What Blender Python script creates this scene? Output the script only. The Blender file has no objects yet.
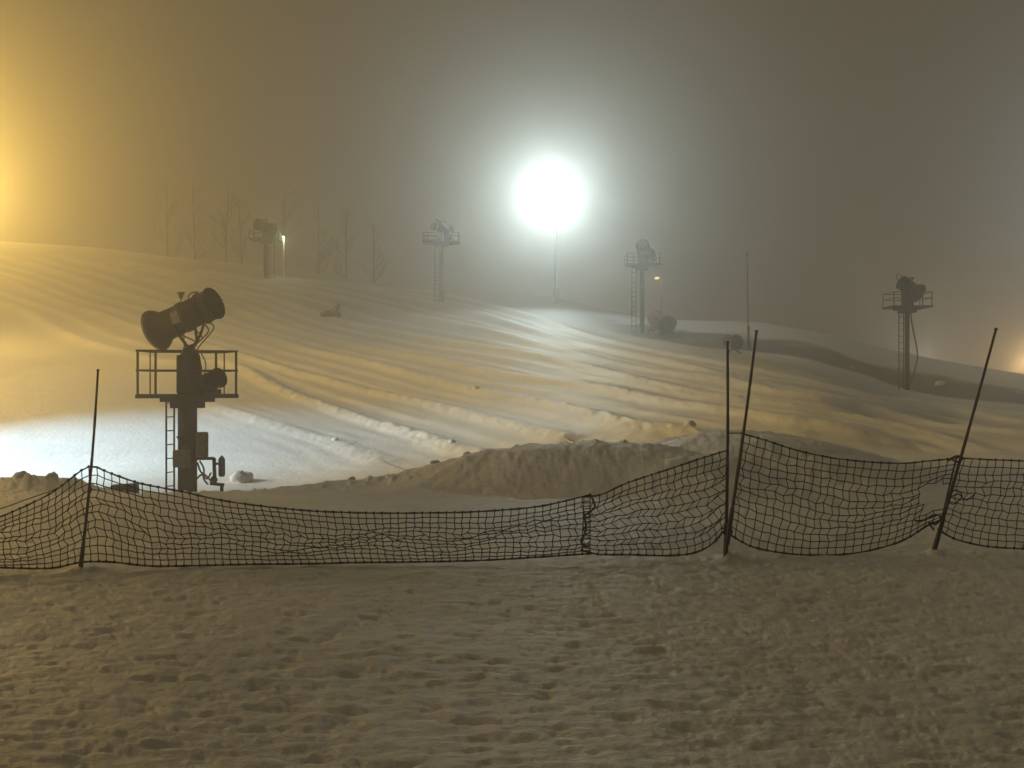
import bpy, bmesh, math, random
import numpy as np
from mathutils import Vector, Matrix

random.seed(7)
sc = bpy.context.scene
COL = sc.collection
R = math.radians

# ------------------------------------------------------------------ camera
F = 1100.0            # focal length in pixels of a 1024 px wide frame
CAM_Z = 1.6
cam_d = bpy.data.cameras.new('camera')
cam = bpy.data.objects.new('camera', cam_d); COL.objects.link(cam)
cam.location = (0, 0, CAM_Z); cam.rotation_euler = (R(90), 0, 0)
cam_d.sensor_width = 36.0; cam_d.lens = 36.0 * F / 1024.0
cam_d.clip_start = 0.05; cam_d.clip_end = 5000
sc.camera = cam

# ------------------------------------------------------------------ world (night sky lit from below by the town and the slope)
w = bpy.data.worlds.new('World'); sc.world = w; w.use_nodes = True
bg = w.node_tree.nodes['Background']
bg.inputs[0].default_value = (1.0, 0.775, 0.43, 1)
bg.inputs[1].default_value = 0.083

sc.view_settings.view_transform = 'Standard'
sc.view_settings.look = 'None'
sc.view_settings.gamma = 1
sc.view_settings.exposure = 0.0
sc.render.engine = 'CYCLES'
cy = sc.cycles
cy.use_denoising = True
try: cy.denoiser = 'OPENIMAGEDENOISE'
except Exception: pass
cy.max_bounces = 5; cy.diffuse_bounces = 2; cy.glossy_bounces = 1; cy.volume_bounces = 2
cy.transmission_bounces = 1; cy.transparent_max_bounces = 4
cy.sample_clamp_indirect = 4
cy.caustics_reflective = False; cy.caustics_refractive = False

SODIUM = (1.0, 0.62, 0.135)
WHITE = (0.80, 1.0, 0.98)
HAZE = 0.0075

def P(px, py, Y):
    """pixel of the photograph at depth Y (metres in front of the camera) -> world point"""
    return Vector(((px - 512) * Y / F, Y, CAM_Z - (py - 384) * Y / F))

# lamps: (position, colour, watts, spot cone or None, direction, radius)
LAMP_A = P(549, 197, 85)
LAMP_B = P(-42, 190, 54)
LAMP_C = Vector((-25.0, 27.0, 9.0))
LAMP_D = P(1029, 364, 92)
LAMP_E = P(657, 281, 118)
LAMP_F = P(285, 238, 88.6)
LAMP_G = P(1190, 190, 90)
LAMP_H = P(919, 366, 92)

def light(name, pos, colr, power, radius, cone=None, aim=None, blend=1.0):
    d = bpy.data.lights.new(name, 'SPOT' if cone else 'POINT')
    d.color = colr; d.energy = power; d.shadow_soft_size = radius
    if cone:
        d.spot_size = R(cone); d.spot_blend = blend
    o = bpy.data.objects.new(name, d); COL.objects.link(o); o.location = pos
    if aim is not None:
        o.rotation_euler = (Vector(aim) - Vector(pos)).to_track_quat('-Z', 'Y').to_euler()
    return o

light('slope_floodlight_light', LAMP_A + Vector((0, -.45, -.05)), (.84, 1.0, .97), 9700, .30, 138, (4.5, 20, 15.0), 1.0)
light('sodium_lamp_light', LAMP_B, SODIUM, 3200, .25)
LAMP_S = Vector((-58.0, 27.0, 15.0))
light('sodium_floodlight_light', LAMP_S + Vector((.3, .1, 0)), SODIUM, 138000, .3, 44, (16, 48, 1.2), .7)
FILL_U = P(-150, 140, 112)
light('left_fog_fill_light', FILL_U, SODIUM, 52000, .3)  # added lamp that spreads orange through the fog on the left
FILL_K = Vector((-34.0, 15.0, 7.0))
light('foreground_fill_light', FILL_K, (1.0, .74, .42), 7200, .3)  # added unseen lamp, brightens the foreground snow at a low angle
light('low_floodlight_light', LAMP_C + Vector((.35, .1, -.1)), (0.48, 0.79, 1.0), 30000, .2, 56, (-13.5, 32.0, -.8), .95)
light('ridge_sodium_light', LAMP_D, (1.0, .62, .24), 1500, .2)
light('far_warm_light', LAMP_E, (1.0, .78, .50), 25, .2)
light('tower_lamp_light', LAMP_F + Vector((-.05, -.3, 0)), (.85, 1.0, .55), 65, .08)
light('right_floodlight_light', LAMP_G, (0.78, 0.96, 1.0), 8500, .3)
light('ridge_white_light', LAMP_H, (1.0, .88, .68), 600, .2)

# ------------------------------------------------------------------ noise in numpy
_rng = np.random.RandomState(3)
_perm = np.concatenate([_rng.permutation(256)] * 2)
_ang = _rng.rand(256) * 2 * np.pi
_gx, _gy = np.cos(_ang), np.sin(_ang)
def perlin(x, y):
    xi = np.floor(x).astype(np.int64); yi = np.floor(y).astype(np.int64)
    xf = x - xi; yf = y - yi
    xi &= 255; yi &= 255
    u = xf*xf*xf*(xf*(xf*6-15)+10); v = yf*yf*yf*(yf*(yf*6-15)+10)
    def g(i, j, dx, dy):
        h = _perm[(_perm[(xi+i) & 255] + yi + j) & 255]
        return _gx[h]*dx + _gy[h]*dy
    n00 = g(0,0,xf,yf); n10 = g(1,0,xf-1,yf); n01 = g(0,1,xf,yf-1); n11 = g(1,1,xf-1,yf-1)
    return 1.5*((n00*(1-u)+n10*u)*(1-v) + (n01*(1-u)+n11*u)*v)
def fbm(x, y, o=4, gain=.5):
    s = 0; a = 1.0
    for i in range(o):
        s = s + a*perlin(x*2**i + 17.3*i, y*2**i - 9.1*i); a *= gain
    return s
def sstep(a, b, x):
    t = np.clip((x-a)/(b-a), 0, 1); return t*t*(3-2*t)

# ------------------------------------------------------------------ base terrain: thin-plate surface through surveyed points
pix = [
 # x = -350 .. -250 (outside the frame to the left)
 (-350,470,30),(-350,400,42),(-350,330,60),(-350,265,82),(-350,215,110),
 (-150,470,30),(-150,400,42),(-150,335,60),(-150,275,82),(-150,228,110),
 (0,474,30),(0,400,42),(0,338,60),(0,283,82),(0,242,110),
 (100,474,29),(100,430,36),(100,400,42),(100,342,60),(100,290,82),(100,262,97),(100,248,108),
 (250,482,28),(250,452,32),(250,420,38),(250,380,49),(250,340,61),(250,300,77),(250,272,90),(250,264,99),
 (400,472,28),(400,447,33),(400,420,39),(400,390,47),(400,350,60),(400,320,74),(400,300,85),(400,288,96),
 (550,435,32),(550,410,38),(550,380,47),(550,350,58),(550,325,70),(550,309,79),(550,302,87),(550,297,96),
 (650,432,30),(650,405,37),(650,370,49),(650,345,60),(650,333,67),(650,323,74),(650,318,82),
 (760,430,30),(760,405,36),(760,375,46),(760,360,53),(760,353,57),(760,337,61),(760,329,66),(760,322,75),
 (830,425,30),(830,400,38),(830,378,48),(830,366,54),(830,350,57),(830,337,68),
 (900,448,29),(900,425,36),(900,405,43),(900,389,52),(900,368,55),(900,360,59),(900,354,66),
 (960,450,29),(960,432,34),(960,412,43),(960,399,49),(960,382,52.5),(960,372,57),(960,366,63),
 (1024,450,28),(1024,425,39),(1024,406,48),(1024,391,51),(1024,382,55),(1024,375,61),
 (1150,450,28),(1150,430,39),(1150,412,48),(1150,400,54),(1150,392,61),
 (1400,450,28),(1400,430,39),(1400,415,60),
]
pts = [tuple(P(*p)) for p in pix]
def W(x, y, z): pts.append((x, y, z))
for x in (-16,-10,-5,0,5,10,16):
    for y in (-10,-3,3,8,13): W(x, y, 0.0)
for x, z in ((-16,-.15),(-11,-.2),(-7,-.3),(-4,-.28),(0,-.15),(4,-.1),(8,0),(12,.0)): W(x, 19, z)
for x, z in ((-20,-1.0),(-12,-1.05),(-8,-1.1),(-5,-1.0),(-2,-.8),(2,-.5),(6,-.25),(10,-.1),(16,-.05)): W(x, 25, z)
for x in (-60,-35,35,60):
    for y in (-60,-30,0): W(x, y, 0.0)
for x in (-40,-28): W(x, 12, -.1); W(x, 22, -.6)
for x in (28,42): W(x, 12, 0); W(x, 22, -.1)
# behind the skyline
for px, Y, z in ((-350,125,17.6),(-150,125,16.4),(0,125,15.6),(100,122,14.6),(250,115,13.2),(400,112,10.9),(550,112,8.9),(650,100,6.2),
                 (760,92,5.0),(830,85,4.0),(900,84,2.9),(960,82,2.1),(1024,80,1.6),(1150,85,1.0),(1400,90,0.5),
                 (-350,150,17.5),(-150,150,16.2),(0,150,15.5),(250,145,13.0),(400,140,10.0),(550,140,7.5),(760,130,2.5),(1024,130,.2),(1400,130,0)):
    W((px-512)*Y/F, Y, z)
pts = np.array(pts)
S = 20.0
def _k(r2): return np.where(r2 > 1e-12, r2*np.log(np.maximum(r2, 1e-12))*.5, 0)
_c = pts[:, :2]/S
_n = len(_c)
_A = np.zeros((_n+3, _n+3))
_d2 = ((_c[:, None]-_c[None])**2).sum(-1)
_A[:_n, :_n] = _k(_d2) + np.eye(_n)*2e-4
_A[:_n, _n] = 1; _A[:_n, _n+1:] = _c; _A[_n, :_n] = 1; _A[_n+1:, :_n] = _c.T
_w = np.linalg.solve(_A, np.concatenate([pts[:, 2], [0, 0, 0]]))
def tps(x, y):
    x = np.asarray(x, float); y = np.asarray(y, float)
    sh = x.shape; q = np.stack([x.ravel(), y.ravel()], 1)/S
    out = np.empty(len(q))
    for i in range(0, len(q), 40000):
        b = q[i:i+40000]
        d2 = (b[:, 0:1]-_c[None, :, 0])**2 + (b[:, 1:2]-_c[None, :, 1])**2
        out[i:i+40000] = _k(d2) @ _w[:_n] + _w[_n] + b @ _w[_n+1:]
    return out.reshape(sh)
def base_z(x, y):
    """TPS inside 150 m, easing to a flat plain outside"""
    x = np.asarray(x, float); y = np.asarray(y, float)
    r = np.hypot(x, y)
    k = np.minimum(1.0, 148.0/np.maximum(r, 1e-6))
    z = tps(x*k, y*k)
    z = np.clip(z, -1.6, 19.5)
    back = sstep(0, -30, y)
    z = z*(1-back)
    f = sstep(150, 260, r)
    return z*(1-f)

# coarse grid copy of the base for fast lookups
_gxs = np.arange(-300, 301, 1.5); _gys = np.arange(-300, 301, 1.5)
_GX, _GY = np.meshgrid(_gxs, _gys)
_GZ = base_z(_GX, _GY)
def base(x, y):
    x = np.asarray(x, float); y = np.asarray(y, float)
    u = np.clip((x+300)/1.5, 0, len(_gxs)-1.001); v = np.clip((y+300)/1.5, 0, len(_gys)-1.001)
    i = u.astype(int); j = v.astype(int); a = u-i; b = v-j
    return ((_GZ[j, i]*(1-a)+_GZ[j, i+1]*a)*(1-b) + (_GZ[j+1, i]*(1-a)+_GZ[j+1, i+1]*a)*b)
def hit(px, py, y0=22, y1=135):
    """where the line of sight through a pixel meets the base terrain beyond y0"""
    ys = np.arange(y0, y1, .25)
    xs = (px-512)*ys/F; zs = CAM_Z-(py-384)*ys/F
    d = zs - base(xs, ys)
    k = np.where(d <= 0)[0]
    if len(k) == 0: k = [int(np.argmin(np.abs(d)))]
    return float(xs[k[0]]), float(ys[k[0]])

# ------------------------------------------------------------------ windrows left by the groomers, as curves on the slope
rows = [
 ([(212,406),(272,426),(335,446),(380,463)], .13, .60, 1.0),
 ([(-90,285),(0,303),(66,336),(133,356),(170,364),(230,366),(280,390),(346,416),(413,436),(462,452),(496,460)], .30, .50, 1.0),
 ([(-90,262),(0,280),(83,310),(146,333),(239,356),(296,373),(346,386),(429,406),(496,423),(562,440)], .30, .50, .8),
 ([(-90,240),(0,257),(66,276),(143,300),(216,326),(296,348),(363,363),(429,380),(479,393),(569,411),(632,426),(700,437)], .36, .55, .8),
 ([(60,257),(143,278),(230,308),(296,333),(363,348),(429,360),(496,374),(573,386),(646,400),(740,415),(823,429),(906,448)], .34, .55, .5),
 ([(120,262),(230,290),(280,303),(346,323),(429,340),(500,351),(588,369),(676,391),(760,405),(850,420),(940,440),(1024,458)], .34, .55, .4),
 ([(200,272),(280,287),(350,300),(413,316),(500,335),(588,359),(705,380),(793,397),(880,412),(1024,437)], .34, .6, .3),
 ([(280,279),(350,287),(430,303),(512,325),(603,350),(676,365),(740,381),(834,398),(950,413),(1024,425)], .34, .6, .3),
 ([(340,283),(430,293),(520,314),(617,342),(676,356),(760,371),(812,383),(865,396),(940,406),(1024,415)], .24, .5, .3),
]
def catmull(p, n=14):
    p = [np.array(q, float) for q in p]
    p = [2*p[0]-p[1]] + p + [2*p[-1]-p[-2]]
    out = []
    for i in range(1, len(p)-2):
        for t in np.linspace(0, 1, n, endpoint=False):
            a, b, c, d = p[i-1:i+3]
            out.append(.5*((2*b)+(c-a)*t+(2*a-5*b+4*c-d)*t*t+(3*b-a-3*c+d)*t**3))
    out.append(p[-2]); return np.array(out)
lines = []
for tr, h, sg, rough in rows:
    wp = [hit(*q) for q in tr]
    q = [wp[0]]
    for a in wp[1:]:
        if math.hypot(a[0]-q[-1][0], a[1]-q[-1][1]) > 1.5: q.append(a)
    lines.append((catmull(q), h, sg, rough))
# narrower ridges between the windrows, from the edge of each groomer pass
def between(A, B, f, h, sg, rough):
    def res(L, n=60):
        l = np.concatenate([[0], np.cumsum(np.hypot(*np.diff(L, axis=0).T))]); t = np.linspace(0, l[-1], n)
        return np.stack([np.interp(t, l, L[:, 0]), np.interp(t, l, L[:, 1])], 1)
    b = res(B); a = res(A, 240); out = []
    for p in b:
        d = np.hypot(*(a-p).T); k = int(d.argmin())
        if d[k] < 9: out.append(p*(1-f)+a[k]*f)
    return (np.array(out), h, sg, rough)
main = list(lines)
for k, f in ((1,.5),(2,.36),(2,.68),(3,.5),(4,.35),(4,.68),(5,.5),(6,.5),(7,.5)):
    nb = between(main[k][0], main[k+1][0], f, .085 if k > 2 else .07, .28, .15)
    if len(nb[0]) > 6: lines.append(nb)
def seg_dist(x, y, line):
    best = np.full(x.shape, 1e9); side = np.zeros(x.shape)
    for a, b in zip(line[:-1], line[1:]):
        d = b-a; L2 = float(d@d)+1e-9
        m = (np.abs(x-(a[0]+b[0])/2) < 4+abs(d[0])) & (np.abs(y-(a[1]+b[1])/2) < 4+abs(d[1]))
        if not m.any(): continue
        xx = x[m]; yy = y[m]
        t = np.clip(((xx-a[0])*d[0]+(yy-a[1])*d[1])/L2, 0, 1)
        ex = xx-a[0]-t*d[0]; ey = yy-a[1]-t*d[1]
        dd = np.hypot(ex, ey); s = np.sign(d[0]*ey-d[1]*ex)
        bb = best[m]; ss = side[m]; k = dd < bb
        bb[k] = dd[k]; ss[k] = s[k]; best[m] = bb; side[m] = ss
    return best, side

# crest lines of the two spoil mounds and of the berm, (x, y, height above the base, width)
def crest(seq): return [(*P(px, py, Y), hw) for px, py, Y, hw in seq]
crests = [
 crest([(-220,474,19,1.0),(-60,478,19,1.0),(0,481,19,.9),(30,477,19,.8),(55,485,19,.6),(80,497,19,.6)]),
 crest([(200,494,20,.5),(250,492,20,.5),(300,486,20,.6),(350,480,19.6,.6),(400,474,19.2,.7),(440,466,19,.8),(470,458,18.6,.9),(500,450,18.3,1.0),
        (545,443,18.1,1.1),(600,440,18,1.2),(650,443,17.7,1.1),(690,454,17,1.0),(720,476,16,.9),(735,500,15,.7)]),
 crest([(655,446,23,1.2),(700,437,22,1.6),(745,431,20.5,1.9),(780,438,19.3,1.7),(820,455,18,1.4),(860,476,16.8,1.1),(905,497,15.2,.9),(945,516,13.6,.6)]),
]
def mound_h(x, y, z0):
    out = z0.copy()
    for cr in crests:
        for a, b in zip(cr[:-1], cr[1:]):
            dx, dy = b[0]-a[0], b[1]-a[1]; L2 = dx*dx+dy*dy
            m = (np.abs(x-(a[0]+b[0])/2) < 7+abs(dx)) & (np.abs(y-(a[1]+b[1])/2) < 7+abs(dy))
            if not m.any(): continue
            xx = x[m]; yy = y[m]; zz = z0[m]
            t = np.clip(((xx-a[0])*dx+(yy-a[1])*dy)/L2, 0, 1)
            ex = xx-a[0]-t*dx; ey = yy-a[1]-t*dy
            hw = a[3]+t*(b[3]-a[3]); top = a[2]+t*(b[2]-a[2])
            ey = np.where(ey < 0, ey/1.0, ey/1.15)
            d = np.hypot(ex, ey)/hw
            g = np.exp(-(d*.75)**2.2)
            out[m] = np.maximum(out[m], zz + np.maximum(top-zz, 0)*g)
    return out

def ground_z(x, y):
    z0 = base(x, y)
    r = np.hypot(x, y)
    z = mound_h(x, y, z0)
    onm = np.clip((z-z0)/.25, 0, 1)
    near = 1-sstep(22, 27, y)
    # wind-and-boot roughened snow in the foreground
    pits = fbm(x/.34+3, y/.11, 4, .60)
    z = z + near*(.009*fbm(x/1.3, y/.8, 3) - .024*np.clip(pits-.20, 0, 1)**1.0*(1-.5*onm)
                  + .0105*fbm(x/.25+y*.15, y/.085, 3, .62)
                  - .05*np.clip(perlin(x/.24+y*.2, y/.13+7)-.42, 0, 1)*np.clip(perlin(x/1.7, y/1.1)+.5, 0, 1))
    z = z + near*.04*perlin(x/3.1+5, y/2.3)
    # clods and runnels on the mounds
    lump = np.abs(fbm(x/.55, y/.6, 3, .6))
    z = z + onm*near*(.03*lump - .010 + .012*fbm(x/.6, y/.9+3, 3, .6) + .012*fbm(x/.14, y/.18, 3))
    crumb = np.clip(perlin(x/.16+40, y/.2)-.25, 0, 1)
    z = z + near*sstep(17.0, 18.8, y)*(1-.8*sstep(1.5,4,x))*.17*crumb*np.clip(perlin(x/1.2, y/1.2)+.45, 0, 1)
    # snow heaped by hand round the feet of the net poles
    for px_, py_, Y_ in ((80,573,9.36),(726,558,10.15),(729,541,10.05),(933.5,552,10.45)):
        cx, cy2 = (px_-512)*Y_/F, Y_
        q = np.hypot(x-cx-.03, (y-cy2)*1.0)
        z = z + .045*np.exp(-(q/.13)**2)*(1+.5*perlin(x/.06, y/.06))
    # groomed slope
    far = sstep(26, 31, y)*(1-sstep(104, 120, r))
    z = z + far*(.06*perlin(x/14, y/9+8) + .012*fbm(x/1.6, y/1.2, 2))
    rw = np.zeros(x.shape)
    for line, h, sg, rough in lines:
        d, s = seg_dist(x, y, line)
        m = d < 3.9
        if not m.any(): continue
        dd = d[m]; xx = x[m]; yy = y[m]
        lum = 1 + (.06+rough*.16)*fbm(xx/.42+h*50, yy/.8, 2, .6)*sstep(75, 40, yy) + .12*perlin(xx/5+h*30, yy/5)
        jag = .25*perlin(xx/1.7+9, yy/1.7)
        prof = .56*np.exp(-((dd+jag*.10)/(sg*1.05))**2)*lum
        # the groomed lane steps down on the uphill side of each windrow
        step = np.where(s[m] > 0, -.06, .035)*np.exp(-(dd/2.0)**2)*(1-np.exp(-(dd/.7)**2))
        cord = .012*np.sin(dd*2*math.pi/.85)*np.exp(-(dd/2.6)**2)*(dd > .5)*sstep(70, 45, yy)*np.clip(.6+perlin(xx/2.5, yy/2.5), 0, 1)
        rw[m] += h*prof + (step + cord if sg > .4 else 0)
    z = z + rw*sstep(26, 29, y)
    return z

# ------------------------------------------------------------------ materials
def mat(name, base_c, rough=.6, metal=0.0, spec=.3, vary=0.0, vscale=6.0, emit=None, estr=0.0, bump=0.0, bscale=30.0, c2=None):
    m = bpy.data.materials.new(name); m.use_nodes = True
    nt = m.node_tree; b = nt.nodes['Principled BSDF']
    b.inputs['Roughness'].default_value = rough; b.inputs['Metallic'].default_value = metal
    b.inputs['Specular IOR Level'].default_value = spec
    b.inputs['Base Color'].default_value = (*base_c, 1)
    if vary or c2:
        tc = nt.nodes.new('ShaderNodeTexCoord'); n = nt.nodes.new('ShaderNodeTexNoise'); n.inputs['Scale'].default_value = vscale
        n.inputs['Detail'].default_value = 5
        mx = nt.nodes.new('ShaderNodeMix'); mx.data_type = 'RGBA'
        mr = nt.nodes.new('ShaderNodeMapRange'); mr.inputs['From Min'].default_value = .35; mr.inputs['From Max'].default_value = .65
        nt.links.new(tc.outputs['Object'], n.inputs['Vector']); nt.links.new(n.outputs['Fac'], mr.inputs['Value'])
        nt.links.new(mr.outputs['Result'], mx.inputs[0])
        mx.inputs[6].default_value = (*base_c, 1)
        mx.inputs[7].default_value = (*(c2 or tuple(c*(1-vary) for c in base_c)), 1)
        nt.links.new(mx.outputs[2], b.inputs['Base Color'])
    if bump:
        tc = nt.nodes.new('ShaderNodeTexCoord'); n = nt.nodes.new('ShaderNodeTexNoise'); n.inputs['Scale'].default_value = bscale
        bp = nt.nodes.new('ShaderNodeBump'); bp.inputs['Strength'].default_value = bump; bp.inputs['Distance'].default_value = .02
        nt.links.new(tc.outputs['Object'], n.inputs['Vector']); nt.links.new(n.outputs['Fac'], bp.inputs['Height']); nt.links.new(bp.outputs['Normal'], b.inputs['Normal'])
    if emit:
        b.inputs['Emission Color'].default_value = (*emit, 1); b.inputs['Emission Strength'].default_value = estr
    return m

def snow_material():
    m = bpy.data.materials.new('snow'); m.use_nodes = True
    nt = m.node_tree; b = nt.nodes['Principled BSDF']; L = nt.links.new
    b.inputs['Roughness'].default_value = .55; b.inputs['Specular IOR Level'].default_value = .25
    geo = nt.nodes.new('ShaderNodeNewGeometry')
    n1 = nt.nodes.new('ShaderNodeTexNoise'); n1.inputs['Scale'].default_value = .35; n1.inputs['Detail'].default_value = 6
    L(geo.outputs['Position'], n1.inputs['Vector'])
    cr = nt.nodes.new('ShaderNodeValToRGB')
    cr.color_ramp.elements[0].position = .32; cr.color_ramp.elements[0].color = (.70, .70, .69, 1)
    cr.color_ramp.elements[1].position = .62; cr.color_ramp.elements[1].color = (.84, .84, .84, 1)
    L(n1.outputs['Fac'], cr.inputs[0])
    at = nt.nodes.new('ShaderNodeAttribute'); at.attribute_name = 'bank_dark'
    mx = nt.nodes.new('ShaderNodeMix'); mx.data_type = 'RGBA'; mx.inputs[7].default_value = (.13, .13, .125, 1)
    at2 = nt.nodes.new('ShaderNodeAttribute'); at2.attribute_name = 'loose'
    lane = nt.nodes.new('ShaderNodeMix'); lane.data_type = 'RGBA'; lane.inputs[6].default_value = (.60, .61, .63, 1)
    L(at2.outputs['Fac'], lane.inputs[0]); L(cr.outputs[0], lane.inputs[7])
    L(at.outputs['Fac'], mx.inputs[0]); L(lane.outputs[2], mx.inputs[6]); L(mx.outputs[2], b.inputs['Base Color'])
    # fine crust, drawn out across the fall line
    mp = nt.nodes.new('ShaderNodeMapping'); mp.inputs['Scale'].default_value = (1, 1.5, 1)
    L(geo.outputs['Position'], mp.inputs['Vector'])
    n2 = nt.nodes.new('ShaderNodeTexNoise'); n2.inputs['Scale'].default_value = 7; n2.inputs['Detail'].default_value = 6; n2.inputs['Roughness'].default_value = .65
    L(mp.outputs[0], n2.inputs['Vector'])
    bp = nt.nodes.new('ShaderNodeBump'); bp.inputs['Strength'].default_value = .6; bp.inputs['Distance'].default_value = .05
    L(n2.outputs['Fac'], bp.inputs['Height'])
    n3 = nt.nodes.new('ShaderNodeTexNoise'); n3.inputs['Scale'].default_value = 55; n3.inputs['Detail'].default_value = 2
    L(geo.outputs['Position'], n3.inputs['Vector'])
    bp2 = nt.nodes.new('ShaderNodeBump'); bp2.inputs['Strength'].default_value = .35; bp2.inputs['Distance'].default_value = .008
    L(n3.outputs['Fac'], bp2.inputs['Height']); L(bp.outputs[0], bp2.inputs['Normal']); L(bp2.outputs[0], b.inputs['Normal'])
    return m
SNOW = snow_material()
M = dict(
 steel=mat('weathered_steel', (.035,.028,.020), .75, .1, .15, c2=(.024,.017,.012), vscale=5),
 dark=mat('dark_paint', (.014,.012,.010), .8, 0, .15, c2=(.022,.017,.012), vscale=8),
 rust=mat('rusty_rail', (.06,.028,.018), .7, .2, .3, c2=(.035,.022,.018), vscale=9),
 grey=mat('grey_box', (.20,.18,.15), .55, 0, .3, c2=(.13,.11,.09), vscale=9),
 ring=mat('pale_ring', (.28,.26,.22), .5, .2, .3, vary=.3),
 rubber=mat('rubber_hose', (.02,.02,.02), .5),
 blue=mat('blue_paint', (.02,.05,.20), .4),
 twine=mat('black_twine', (.016,.013,.012), .8, 0, .2, c2=(.03,.018,.016), vscale=3),
 pole=mat('pole_black', (.018,.015,.013), .45, 0, .4),
 poler=mat('pole_red', (.11,.028,.016), .5, 0, .35, c2=(.05,.015,.01), vscale=7),
 bark=mat('bark', (.11,.09,.07), .9, 0, .1, vary=.4, bump=.5),
 galv=mat('galvanised_pole', (.32,.33,.32), .5, .5, .4, vary=.3),
 wood=mat('brown_wood', (.12,.07,.04), .8, vary=.4),
 whitep=mat('white_paint', (.75,.75,.72), .5, vary=.15),
 matblue=mat('slate_blue_foam', (.03,.045,.11), .75, vary=.3),
 pinkc=mat('faded_red_cover', (.28,.13,.12), .7, vary=.3),
 lens_w=mat('lens_white', (.9,.9,.9), .3, emit=WHITE, estr=30),
 lens_d=mat('lens_dim', (.9,.8,.6), .3, emit=(1,.8,.5), estr=.12),
 lens_s=mat('lens_sodium', (.9,.8,.6), .3, emit=SODIUM, estr=20),
)

# ------------------------------------------------------------------ ground: one polar sheet round the camera
th = np.concatenate([np.arange(-180, -36, 2.0), np.arange(-36, -26.5, .25), np.arange(-26.5, 26.5, .062), np.arange(26.5, 36, .25), np.arange(36, 180, 2.0)])
rr = [.25]
while rr[-1] < 300:
    r = rr[-1]
    rr.append(r*(1.12 if r < 3 else 1.0042 if 26 < r < 62 else 1.0062 if r < 120 else 1.05))
rr = np.array(rr)
T, RR = np.meshgrid(np.radians(th), rr)
X = RR*np.sin(T); Y = RR*np.cos(T)
Z = ground_z(X, Y)
nr, nt_ = X.shape
co = np.stack([X, Y, Z], -1).reshape(-1, 3)
co = np.vstack([co, [[0, 0, float(Z[0].mean())]]])
i = np.arange(nr-1)[:, None]*nt_; j = np.arange(nt_)[None]; j2 = (j+1) % nt_
quads = np.stack([i+j, i+nt_+j, i+nt_+j2, i+j2], -1).reshape(-1, 4)[:, ::-1]
fan = np.stack([np.arange(nt_), (np.arange(nt_)+1) % nt_, np.full(nt_, len(co)-1)], -1)[:, ::-1]
me = bpy.data.meshes.new('snow_ground')
me.vertices.add(len(co)); me.vertices.foreach_set('co', co.ravel().astype(np.float32))
nl = quads.size+fan.size
me.loops.add(nl); me.loops.foreach_set('vertex_index', np.concatenate([quads.ravel(), fan.ravel()]).astype(np.int32))
nf = len(quads)+len(fan)
me.polygons.add(nf)
me.polygons.foreach_set('loop_start', np.concatenate([np.arange(len(quads))*4, len(quads)*4+np.arange(len(fan))*3]).astype(np.int32))
me.update(calc_edges=True)
if me.polygons[1000].normal.z < 0: me.flip_normals()
me.polygons.foreach_set('use_smooth', np.ones(nf, bool))
# darker snow colour on the bank along the ridge
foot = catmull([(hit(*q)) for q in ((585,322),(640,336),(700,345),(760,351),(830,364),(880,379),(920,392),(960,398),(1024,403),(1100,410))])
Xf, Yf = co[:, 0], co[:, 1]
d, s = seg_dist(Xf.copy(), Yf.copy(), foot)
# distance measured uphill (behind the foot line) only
bank_dark = np.zeros(len(co))
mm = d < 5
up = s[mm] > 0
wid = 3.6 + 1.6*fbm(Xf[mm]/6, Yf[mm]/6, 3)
bank_dark[mm] = np.where(up, 1-sstep(wid-1.4, wid, d[mm]), 1-sstep(0, .5, d[mm]))
bank_dark *= sstep(-.6, -.1, fbm(Xf/2.0, Yf/2.0, 3)+.55)
bank_dark *= sstep(4.0, 9.0, Xf)*.95
loose = np.zeros(len(co))
for line, h, sg, rough in lines:
    dl, _s = seg_dist(Xf.copy(), Yf.copy(), line)
    loose = np.maximum(loose, np.exp(-(dl/(sg*1.5))**2))
lane = sstep(29, 33, Yf)*(1-sstep(95, 110, Yf))
at2 = me.attributes.new('loose', 'FLOAT', 'POINT'); at2.data.foreach_set('value', (1-lane*(1-loose)).astype(np.float32))
at_ = me.attributes.new('bank_dark', 'FLOAT', 'POINT'); at_.data.foreach_set('value', bank_dark.astype(np.float32))
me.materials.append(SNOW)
ground = bpy.data.objects.new('snow_ground', me); COL.objects.link(ground)
ground['kind'] = 'structure'; ground['label'] = 'snow covered ski slope with groomed lanes, windrows and mounds'

def gz(x, y): return float(ground_z(np.array([float(x)]), np.array([float(y)]))[0])

# ------------------------------------------------------------------ haze
def haze_box():
    bm = bmesh.new(); bmesh.ops.create_cube(bm, size=1)
    mz = bpy.data.meshes.new('haze'); bm.to_mesh(mz); bm.free()
    o = bpy.data.objects.new('haze', mz); COL.objects.link(o)
    zb = float(Z.min())-1.0; zt = 42.0
    o.scale = (640, 640, zt-zb); o.location = (0, 0, (zt+zb)/2)
    m = bpy.data.materials.new('haze'); m.use_nodes = True
    nt = m.node_tree; nt.nodes.clear()
    out = nt.nodes.new('ShaderNodeOutputMaterial'); v = nt.nodes.new('ShaderNodeVolumePrincipled')
    v.inputs['Color'].default_value = (.96, .96, .95, 1); v.inputs['Density'].default_value = HAZE; v.inputs['Anisotropy'].default_value = .865
    nt.links.new(v.outputs[0], out.inputs['Volume']); mz.materials.append(m)
    o['kind'] = 'stuff'; o['label'] = 'thick night fog over the slope'
haze_box()

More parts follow.
